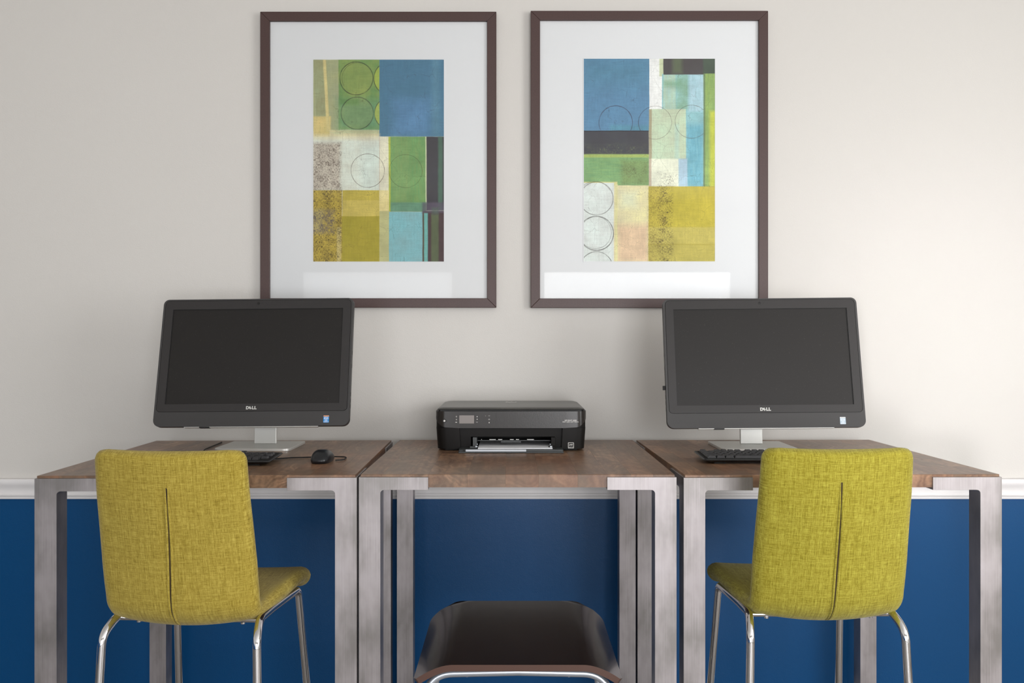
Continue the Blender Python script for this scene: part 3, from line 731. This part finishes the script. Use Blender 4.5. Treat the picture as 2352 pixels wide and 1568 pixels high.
# ---------------------------------------------------------------- mouse
def make_mouse():
    t = thing('computer_mouse', 'glossy black wired mouse on the left desk, beside the keyboard', 'mouse', (-.507, 2.296, DZ), R(0))
    na, nr = 48, 14; V, Fc = [], []
    L, Wm = .106, .0275
    def bd(a):
        c, q = math.cos(a), math.sin(a)
        return Wm * math.copysign(abs(c) ** .62, c) * (1 + .05 * q), L / 2 + L / 2 * math.copysign(abs(q) ** .72, q)
    def hz(y): u = y / L; return .0335 * (math.sin(PI * (.13 + .72 * u ** .80)) ** .8)
    for (k, zz) in ((.90, 0), (.97, .004), (1.0, .009)):
        for i in range(na): x, y = bd(2 * PI * i / na); V.append((x * k, L / 2 + (y - L / 2) * k, zz))
    for r_ in range(1, nr + 1):
        rho = 1 - r_ / (nr + .3)
        for i in range(na):
            x, y = bd(2 * PI * i / na); y = L / 2 + (y - L / 2) * rho
            V.append((x * rho, y, .009 + (hz(y) - .009) * (1 - rho ** 3.2) ** .6))
    m_ = len(V) // na
    for k in range(m_ - 1): Fc += [(k * na + i, k * na + (i + 1) % na, (k + 1) * na + (i + 1) % na, (k + 1) * na + i) for i in range(na)]
    Fc.append(tuple(range(na))); Fc.append(tuple((m_ - 1) * na + i for i in range(na)))
    obj('body', (V, Fc), M_MOUSE, t, smooth=True, ang=60)
    obj('scroll_wheel', tube([(-.0035, .080, .0215), (.0035, .080, .0215)], .0070, 16), M_RUB, t)
    pth = fillet([(0, .100, .010), (.004, .125, .004), (.046, .122, .003), (.050, .075, .0028), (.030, .062, .0035)], [.015, .02, .02])
    pth = fillet([(0, .104, .008), (.006, .135, .003), (.052, .128, .003), (.055, .068, .003), (.034, .058, .003)], [.02, .025, .02])
    pth2 = [(-.004, .106, .008), (-.03, .125, .003), (-.10, .112, .0026), (-.16, .075, .0026), (-.21, .145, .0026), (-.37, .175, .0026), (-.40, .30, .0026), (-.41, .48, .0026)]
    obj('cable', tube(fillet(pth2, .05), .0017, 8), M_RUB, t, smooth=True)
    obj('cable_loop', tube(pth, .0017, 8), M_RUB, t, smooth=True)
make_mouse()

# ---------------------------------------------------------------- printer
def make_printer():
    t = thing('printer', 'black inkjet printer with open paper tray on the middle desk', 'printer', (-.0032, 2.580, DZ), 0)
    w, d = .2225, .334
    def outline(x, y0, y1, r, rec=None, n=8):
        pts = rrect(-x, x, y0, y1, [.012, .012, r, r], n)
        if rec:
            (a, b, yd) = rec; out = []
            # insert the recess on the front edge, between the 3rd corner (x0,y0) end and the 4th corner start
            k = 3 * (n + 1)
            out = pts[:k] + [(a, y0), (a, yd), (b, yd), (b, y0)] + pts[k:]
            return out
        return pts
    # body tapers slightly to the bottom
    def taper(v): return [(x * (1 - .022 * max(0, (.067 - z)) / .067), y, z) for x, y, z in v]
    v, f = prism(outline(w - .001, .0, d, .030, (-.1515, .152, .012)), .006, .067)
    # lower body built from side blocks and back block around the paper slot
    sl = prism([(-w + .001, .030), (-w + .0035, .016), (-w + .010, .007), (-w + .020, .0022), (-w + .033, 0), (-.1515, 0), (-.1515, .30), (-w + .001, .30)], .006, .067)
    sr = prism([(-x, y) for x, y in [(-w + .001, .030), (-w + .0035, .016), (-w + .010, .007), (-w + .020, .0022), (-w + .033, 0), (-.152, 0), (-.152, .30), (-w + .001, .30)]], .006, .067)
    for q in (sl, sr): obj('side_panel', (taper(q[0]), q[1]), M_PRBODY, t, smooth=True, ang=30)
    obj('back_panel', (taper(box(-w + .001, w - .001, .30, d, .006, .067)[0]), box(0, 1, 0, 1, 0, 1)[1]), M_PRBODY, t)
    obj('inner_panel', box(-.1515, .152, .012, .30, .0405, .067), M_PRBODY, t)
    obj('inner_panel', join(box(-.1515, -.118, .014, .30, .006, .0405), box(.128, .152, .014, .30, .006, .0405), box(-.118, .128, .24, .30, .006, .0405)), M_PRBODY, t)
    obj('inner_floor', box(-.118, .128, .014, .24, .005, .0085), M_PRBODY, t)
    obj('upper_body', prism(outline(w - .0012, .004, d, .030), .067, .1165), M_PRBODY, t, smooth=True, ang=30)
    # glossy fascia wrapping the corners
    pts = [(-w, .09), (-w, .032)]
    for k in range(0, 9): a = k / 8 * PI / 2; pts.append((-w + .030 - .030 * math.cos(a), .030 - .030 * math.sin(a)))
    xs = [-.19 + .19 * 2 * i / 12 for i in range(1, 12)]
    pts += [(x, 0) for x in xs]
    pts += [(-x, y) for x, y in reversed([p for p in pts[:11]])]
    V, Fc = [], []
    for (x, y) in pts:
        if abs(x) < .176: zl = .067
        else:
            q = min(1, (abs(x) - .176) / (w - .176)); zl = .067 + .032 * (1 - math.sqrt(max(0, 1 - q * q)))
        if y > .032: zl = .100 + (y - .032) * .12
        V += [(x, y - .0015, zl), (x, y - .0015, .1160), (x * .992, y + .004, zl), (x * .992, y + .004, .1160)]
    for i in range(len(pts) - 1):
        a, b = 4 * i, 4 * i + 4
        Fc += [(a, b, b + 1, a + 1), (a + 1, b + 1, b + 3, a + 3), (a + 3, b + 3, b + 2, a + 2), (a + 2, b + 2, b, a)]
    e_ = 4 * (len(pts) - 1); Fc += [(0, 1, 3, 2), (e_, e_ + 2, e_ + 3, e_ + 1)]
    fa = obj('control_fascia', (V, Fc), M_FASCIA, t, smooth=True, ang=50)
    fa['label'] = 'glossy black control panel front'
    YF_ = -.0016
    def P(px, py): return ((px - 1173.5) / 782.0 , .321 - (py - 784) / 782.0)      # printer front face, local
    def panel(name, x0, x1, y0, y1, mat, th=.0006, par=fa, y=YF_):
        (a, b), (c, d_) = P(x0, y1), P(x1, y0)
        return obj(name, box(a, c, y - th, y + .0002, b, d_), mat, par)
    panel('display', 1055, 1089, 953.5, 972, M_LCD)['label'] = 'small grey unlit display'
    c0 = P(1021, 966); pb = obj('power_button', disc(c0[0], c0[1], .0055, YF_ - .0006, YF_ + .0002), M_LINE, fa); obj('power_symbol', disc(c0[0], c0[1], .0029, YF_ - .0009, YF_ - .0006, 12), M_ICON, fa)
    for (x, y, ww, hh, m) in ((1048.5, 956.3, 3.4, 3.2, M_ICOND), (1048.5, 963, 3, 3, M_ICOND), (1048, 969.3, 4, 1.4, M_ICON), (1096, 956.4, 2.2, 2.2, M_ICON), (1096, 962.3, 2.2, 1.8, M_ICON), (1095.5, 969, 4.4, 1.6, M_ICOND),
                              (1115.5, 954.5, 1, 1, M_ICON), (1123.6, 954.4, 4.4, 1.2, M_ICOND), (1123.6, 962.6, 4.2, 2.6, M_ICOND), (1123.6, 970, 1.8, 2.8, M_ICON)):
        cx_, cz_ = P(x, y)
        obj('touch_symbol', prism(rrect(cx_ - ww / 1564, cx_ + ww / 1564, cz_ - hh / 1564, cz_ + hh / 1564, min(ww, hh) / 1564 * .8, 3), YF_ - .0004, YF_ + .0002, 'y'), m, fa)
    cx_, cz_ = P(1139, 960); obj('panel_joint', box(cx_, cx_ + .0005, YF_ - .0002, YF_ + .0002, cz_ - .016, cz_ + .018), M_LINE, fa)
    a = P(1310.5, 965.3); text('model_lettering', 'HP ENVY 4500', .0056, M_ICON, fa, Matrix.Translation((a[0], YF_ - .0003, a[1])) @ UP, .00012, .0002, 1.0)
    a = P(1310.5, 968.6); text('model_lettering', 'PRINT  SCAN  COPY  PHOTO', .0036, M_ICON, fa, Matrix.Translation((a[0], YF_ - .0003, a[1])) @ UP, .0001, .0002, 1.0)
    # scanner lid
    L0 = rrect(-.2165, .2165, -.001, .306, [.03, .03, .012, .012], 6); L1 = rrect(-.2155, .2155, .002, .304, [.03, .03, .012, .012], 6); L2 = rrect(-.205, .205, .022, .296, [.026, .026, .01, .01], 6)
    n = len(L0)
    V = [(x, y, .1205) for x, y in L1] + [(x, y, .1222) for x, y in L0] + [(x * .99, y * .985 + .002, .1245) for x, y in L0] + [(x, y, .1270) for x, y in L2]
    Fc = [tuple(range(n)), tuple(range(4 * n - 1, 3 * n - 1, -1))]
    for k in range(3): Fc += [(k * n + i, (k + 1) * n + i, (k + 1) * n + (i + 1) % n, k * n + (i + 1) % n) for i in range(n)]
    ld = obj('scanner_lid', (V, Fc), M_LID, t, smooth=True, ang=45)
    obj('lid_gap', box(-.208, .208, .004, .300, .1160, .1206), M_LINE, t)
    el = [(.0185 * math.cos(i / 28 * 2 * PI), .235 + .0185 * math.sin(i / 28 * 2 * PI)) for i in range(28)]
    lg = obj('round_logo', prism(el, .1269, .1273), M_LOGO, ld)
    text('logo_lettering', 'hp', .026, M_LID, lg, Matrix.Translation((0, .237, .1274)), .0004, .0002, 1.0, .25)
    # feet
    for x in (-.175, .175):
        for y in (.03, .30): obj('foot', prism(rrect(x - .022, x + .022, y - .008, y + .008, .006), 0, .0065), M_RUB, t)
    # energy label
    sx0, sz0 = P(1304.6, 1029.2); sx1, sz1 = P(1318, 1015.8)
    lb = obj('energy_label', prism(rrect(sx0, sx1, sz0, sz1, .0012, 3), -.0005, .0003, 'y'), M_ICON, t)
    m_ = .0015; zz = sz0 + .0047
    obj('label_picture', box(sx0 + m_, sx1 - m_, -.0007, -.0005, zz, sz1 - m_), M_LINE, lb)
    text('label_print', 'energy', .0058, M_ICON, lb, Matrix.Translation(((sx0 + sx1) / 2 - .0006, -.0009, (zz + sz1) / 2)) @ UP @ Matrix.Rotation(R(10), 4, 'Z'), .0002, .0001, .7, .3)
    obj('label_picture', box(sx0 + m_, sx1 - m_, -.0007, -.0005, sz0 + .0012, sz0 + .0042), M_LINE, lb)
    text('label_print', 'ENERGY STAR', .0026, M_ICON, lb, Matrix.Translation(((sx0 + sx1) / 2, -.0009, sz0 + .0027)) @ UP, .00005, .0001, .8)
    # output tray
    tr = obj('paper_tray', prism(rrect(-.1505, .1515, -.050, .012, [.001, .001, .004, .004], 3), .002, .0095), M_TRAY, t, bevel=.0008)
    obj('tray_front_lip', box(-.1505, .1515, -.0575, -.047, .0004, .0040), M_TRAY, tr, bevel=.0008)
    obj('tray_front', box(-.1400, .1470, -.0530, -.0495, .0040, .0106), M_TRAY, tr, bevel=.0005)
    obj('tray_extender', box(-.1300, .0440, -.0550, -.0525, .0046, .0106), M_STRIP, tr, bevel=.0004)['label'] = 'pale grey pull-out extender strip'
    obj('tray_stop', box(-.1385, -.1315, -.0540, -.0525, .0050, .0102), M_LINE, tr)
    for sx in (-1, 1):
        x0, x1 = (-.112, -.100) if sx < 0 else (.118, .130)
        obj('paper_guide', join(box(x0, x1, -.004, .10, .0095, .040), box(min(x0, x1) - .008, max(x0, x1), -.016, -.004, .0093, .0150)), M_TRAY if sx < 0 else M_PRBODY, t, bevel=.001)
        gx = -.0985 if sx < 0 else .119
        for yy in (-.020, .002): obj('guide_pin', box(gx - .005, gx + .001, yy, yy + .004, .013 if yy < 0 else .018, .0165 if yy < 0 else .0205), M_STRIP, t)
    # exit roller bar
    obj('exit_bar', join(box(-.100, .118, .030, .034, .0255, .0285), box(-.030, .030, .024, .034, .0215, .0262)), M_TRAY, t, bevel=.0006)
    for (a_, b_) in ((-.088, -.0865), (-.064, -.045), (-.038, -.026), (-.003, .008), (.015, .024), (.048, .068)):
        obj('exit_clip', box(a_, b_, .027, .030, .0292, .0312), M_LOGO, t)
        obj('exit_tab', box(a_ + .002, max(a_ + .003, b_ - .002), .0275, .030, .0270, .0292), M_TRAY, t)
    sheets = obj('paper_stack', box(-.0955, .1205, -.0350, .18, .0098, .0125), M_WHITE, None)
    sheets.location = t.location; tag(sheets, 'white letter paper lying in the open tray of the printer', 'paper')
make_printer()

# ---------------------------------------------------------------- upholstered bar chairs
def catmull(P, n):
    P = [Vector(p) for p in P]; out = []
    L = [0]
    for a, b in zip(P, P[1:]): L.append(L[-1] + (b - a).length)
    for k in range(n + 1):
        s = L[-1] * k / n; i = max(0, min(len(P) - 2, next((j for j in range(len(P) - 1) if L[j + 1] >= s - 1e-9), len(P) - 2)))
        u = (s - L[i]) / (L[i + 1] - L[i])
        p0, p1, p2, p3 = P[max(i - 1, 0)], P[i], P[i + 1], P[min(i + 2, len(P) - 1)]
        out.append(.5 * ((2 * p1) + (p2 - p0) * u + (2 * p0 - 5 * p1 + 4 * p2 - p3) * u * u + (3 * p1 - p0 - 3 * p2 + p3) * u ** 3))
    return out, L[-1]
def make_chair(label, loc, rz, fab, shx, pl):
    t = thing('bar_chair', label, 'chair', loc, rz, 'green upholstered bar chairs')
    ctrl = [(-.051, 1.000), (-.036, .90), (-.019, .82), (-.003, .74), (.007, .69), (.020, .648), (.050, .622), (.10, .618), (.17, .621), (.25, .624), (.32, .627), (.360, .623), (.385, .610), (.394, .594)]
    N = 90
    C2, Ltot = catmull([(0, y, z) for y, z in ctrl], N)
    T0, Rc = .038, .034
    xs_n = 26; ns = 7
    V, Fc, UV = [], [], []
    cols = []
    def lerp(a, b, u): u = max(0, min(1, u)); return a + (b - a) * u
    stations = []
    for k in range(N + 1):
        d = k / N * Ltot
        tang = (C2[min(k + 1, N)] - C2[max(k - 1, 0)]).normalized()
        nin = Vector((0, -tang.z, tang.y))                  # towards the sitter
        if nin.z < 0 and abs(nin.z) > abs(nin.y): nin = -nin
        if k < N * .4 and nin.y < 0: nin = -nin
        stations.append((C2[k], nin, d))
    rows = []
    for k, (c, nin, d) in enumerate(stations):
        e = min(d, Ltot - d)
        hw = lerp(.1665, .174, d / .26) + lerp(0, .008, (d - .5) / .2)
        if e < Rc: q = Rc - e; hw -= Rc - math.sqrt(max(0, Rc * Rc - q * q))
        tt = T0 / 2 * (1.0 if d < .3 else lerp(1, 1.08, (d - .3) / .3))
        nr = tt
        if e < nr: q = nr - e; tt = max(.0008, math.sqrt(max(0, nr * nr - q * q)))
        curv = lerp(.028, .026, d / .3) if d < .34 else lerp(.026, .008, (d - .34) / .12)
        row = []
        def add(x, off, u):
            p = c + nin * (off + curv * (x / .17) ** 2)
            row.append((Vector((x + shx * lerp(1, 0, (d - .40) / .25), p.y, p.z)), (u, d)))
        r = min(tt, hw * .5)
        for i in range(xs_n + 1):                           # outer face, left to right
            x = -hw + r + (2 * hw - 2 * r) * i / xs_n
            bulge = .004 * (1 - (x / hw) ** 2)
            g = .0022 * math.exp(-(x / .004) ** 2) if .075 < d < .40 else 0
            add(x, -tt - bulge + g, x)
        for i in range(1, ns):
            a = -PI / 2 + PI * i / ns; add(hw - r + r * math.cos(a), tt * math.sin(a), hw + .02 * i / ns)
        for i in range(xs_n + 1):
            x = hw - r - (2 * hw - 2 * r) * i / xs_n; add(x, tt + .004 * (1 - (x / hw) ** 2), x + .5)
        for i in range(1, ns):
            a = PI / 2 + PI * i / ns; add(-hw + r + r * math.cos(a), tt * math.sin(a), -hw - .02 * (1 - i / ns))
        rows.append(row)
    m = len(rows[0])
    for row in rows:
        for p, uv in row: V.append(p); UV.append(uv)
    for k in range(N):
        for i in range(m): j = (i + 1) % m; Fc.append((k * m + i, k * m + j, (k + 1) * m + j, (k + 1) * m + i))
    Fc.append(tuple(range(m))); Fc.append(tuple(N * m + i for i in range(m - 1, -1, -1)))
    sh = obj('upholstered_shell', (V, Fc), fab, t, smooth=True, ang=70)
    ul = sh.data.uv_layers.new(name='UVMap')
    for li, lp in enumerate(sh.data.loops): ul.data[li].uv = UV[lp.vertex_index]
    # central pleat: two lips of fabric either side of a dark gap
    def onback(x, d, lift):
        k = d / Ltot * N; i = int(k); fr = k - i
        a, b = stations[min(i, N)], stations[min(i + 1, N)]
        c = a[0].lerp(b[0], fr); nn = a[1].lerp(b[1], fr).normalized()
        p = c - nn * (T0 / 2 + .004 + lift); return Vector((x + shx * lerp(1, 0, (d - .40) / .25), p.y, p.z))
    n = 44; d0, d1 = .060, .405
    def gapw(s): return .0008 + .0026 * math.sin(PI * min(1, s * 1.02)) ** .6 * (.55 + .45 * s)
    lips = {-1: [], 1: []}; V, Fc = [], []
    for k in range(n + 1):
        s = k / n; d = d0 + (d1 - d0) * s; xg = pl[0] + (pl[1] - pl[0]) * s + .0015 * math.sin(s * 5)
        for sd in (-1, 1): lips[sd].append(onback(xg + sd * (gapw(s) + .0016), d, -.0006))
        V += [onback(xg - gapw(s) - .001, d, -.0004), onback(xg + gapw(s) + .001, d, -.0004)]
    for k in range(n): Fc.append((2 * k, 2 * k + 1, 2 * k + 3, 2 * k + 2))
    V2 = V + [p + Vector((0, .004, 0)) for p in V]; nn = len(V)
    Fc += [tuple(i + nn for i in reversed(q)) for q in Fc]
    obj('pleat_gap', (V2, Fc), M_GAP, t)['label'] = 'dark slit down the middle of the chair back'
    for sd in (-1, 1):
        lp_ = obj('pleat_lip', tube(lips[sd], lambda s: .0006 + .0023 * min(1, 6 * s, 8 * (1 - s) + .2), 8), fab, t, smooth=True)
        u2 = lp_.data.uv_layers.new(name='UVMap')
        for li, q in enumerate(lp_.data.loops): c = lp_.data.vertices[q.vertex_index].co; u2.data[li].uv = (c.x, -c.z)
    # chrome underframe
    r = .0093
    zr = .612
    for sd in (-1, 1):
        X = sd * .170
        obj('leg', tube(fillet([(X + sd * .022, -.035, 0), (X + sd * .003, .0, .590), (X - sd * .006, .045, zr + .004), (X - sd * .008, .13, zr)], [.05, .06], 10), r, 18), M_CHROME, t, smooth=True)
        obj('seat_rail', tube([(X - sd * .008, .125, zr + .0002), (X - sd * .010, .325, zr - .013)], r * .97, 18), M_CHROME, t, smooth=True)
        obj('leg', tube(fillet([(X - sd * .010, .29, zr - .0107), (X - sd * .0105, .345, zr - .0145), (X + sd * .016, .435, 0)], [.022], 10), r, 18), M_CHROME, t, smooth=True)
    obj('cross_bar', tube([(-.168, .060, zr - .003), (.168, .060, zr - .003)], .006, 12), M_CHROME, t, smooth=True)
    obj('cross_bar', tube([(-.160, .29, zr - .013), (.160, .29, zr - .013)], .006, 12), M_CHROME, t, smooth=True)
    for sd in (-1, 1):
        obj('screw', tube([(sd * .12, .060, zr - .012), (sd * .12, .060, zr - .008)], .005, 10), M_CHROME, t)
    obj('foot_rest', tube([(-.174, .392, .22), (.174, .392, .22)], .0085, 14), M_CHROME, t, smooth=True)
    for sx, sy in ((-1, -.035), (1, -.035), (-1, .435), (1, .435)):
        xx = sx * (.172 + (.022 if sy < 0 else .016))
        obj('foot_cap', tube([(xx, sy, 0), (xx, sy, .018)], .0115, 14), M_RUB, t)
    return t
make_chair('mustard green upholstered bar chair at the left desk, chrome legs', (-.729, 1.925, 0), R(-3.2), M_FAB_L, -.009, (.009, -.007))
make_chair('lime green upholstered bar chair at the right desk, chrome legs', (.705, 1.960, 0), R(.6), M_FAB_R, .012, (-.006, .002))

# ---------------------------------------------------------------- low dark stool
def make_stool():
    t = thing('backless_stool', 'backless stool with curved espresso wooden seat in front of the middle desk', 'stool', (.0117, 1.700, 0), 0)
    hw, d, th, zt = .2035, .420, .0125, .6095
    nx, ny = 48, 30
    def zx(x):
        a = max(0, abs(x) - .128) / (.2035 - .128)
        return -.031 * a ** 1.75
    def half(y):            # plan outline: rounded back corners
        rb = .058; q = y - (d - rb)
        rf = .006; g = rf - y
        h_ = hw
        if q > 0: h_ -= rb - math.sqrt(max(0, rb * rb - q * q))
        if g > 0: h_ -= rf - math.sqrt(max(0, rf * rf - g * g))
        return h_
    V, Fc = [], []
    for s, off in ((0, 0), (1, -th)):
        for j in range(ny + 1):
            y = d * (1 - (1 - j / ny) ** 1.0)
            if j > ny - 8: y = d - .045 * (1 - math.sin((j - (ny - 8)) / 8 * PI / 2)) if False else d * j / ny
            h_ = half(min(y, d - .0001))
            for i in range(nx + 1):
                x = -h_ + 2 * h_ * i / nx
                sl = (zx(x + .001) - zx(x - .001)) / .002
                nx_, nz_ = -sl / math.hypot(1, sl), 1 / math.hypot(1, sl)
                V.append((x + off * nx_, y, zt + zx(x) + off * nz_))
    n = (nx + 1) * (ny + 1)
    fm = {}
    for s in (0, 1):
        for j in range(ny):
            for i in range(nx):
                a = s * n + j * (nx + 1) + i; q = (a, a + 1, a + nx + 2, a + nx + 1); Fc.append(q if s == 0 else q[::-1])
    def side(idx):
        for a, b in zip(idx, idx[1:]): fm[len(Fc)] = 1; Fc.append((a, b, b + n, a + n))
    side([i for i in range(nx + 1)]); side([ny * (nx + 1) + i for i in range(nx + 1)]); side([j * (nx + 1) for j in range(ny + 1)]); side([j * (nx + 1) + nx for j in range(ny + 1)])
    obj('seat', (V, Fc), [M_SEAT, M_SEATEDGE], t, smooth=True, ang=38, fm=fm)['label'] = 'dark espresso plywood seat with sides bent down'
    r = .0078
    for yy, sp in ((.022, -.05), (.36, .05)):
        zc_ = zt - th - r - .0008
        p = [(-.235, yy + sp, 0), (-.186, yy, zc_ - .022), (-.128, yy, zc_), (.128, yy, zc_), (.186, yy, zc_ - .022), (.235, yy + sp, 0)]
        p = fillet([(-.235, yy + sp, 0), (-.176, yy, zc_ - .004), (0, yy, zc_), (.176, yy, zc_ - .004), (.235, yy + sp, 0)], [.055, .01, .055], 12)
        full = tube(p, r, 18)
        k = len(p)
        obj('leg_hoop', full, M_ALU, t, smooth=True)
    for sx in (-1, 1):
        obj('side_bar', tube([(sx * .222, -.018, .16), (sx * .222, .40, .16)], .0065, 12), M_ALU, t, smooth=True)
        obj('seat_support', tube([(sx * .10, .022, zt - th - r * 1.9), (sx * .10, .36, zt - th - r * 1.9)], .005, 10), M_ALU, t, smooth=True)
    obj('foot_rest', tube([(-.216, -.010, .22), (.216, -.010, .22)], .0075, 14), M_ALU, t, smooth=True)
make_stool()
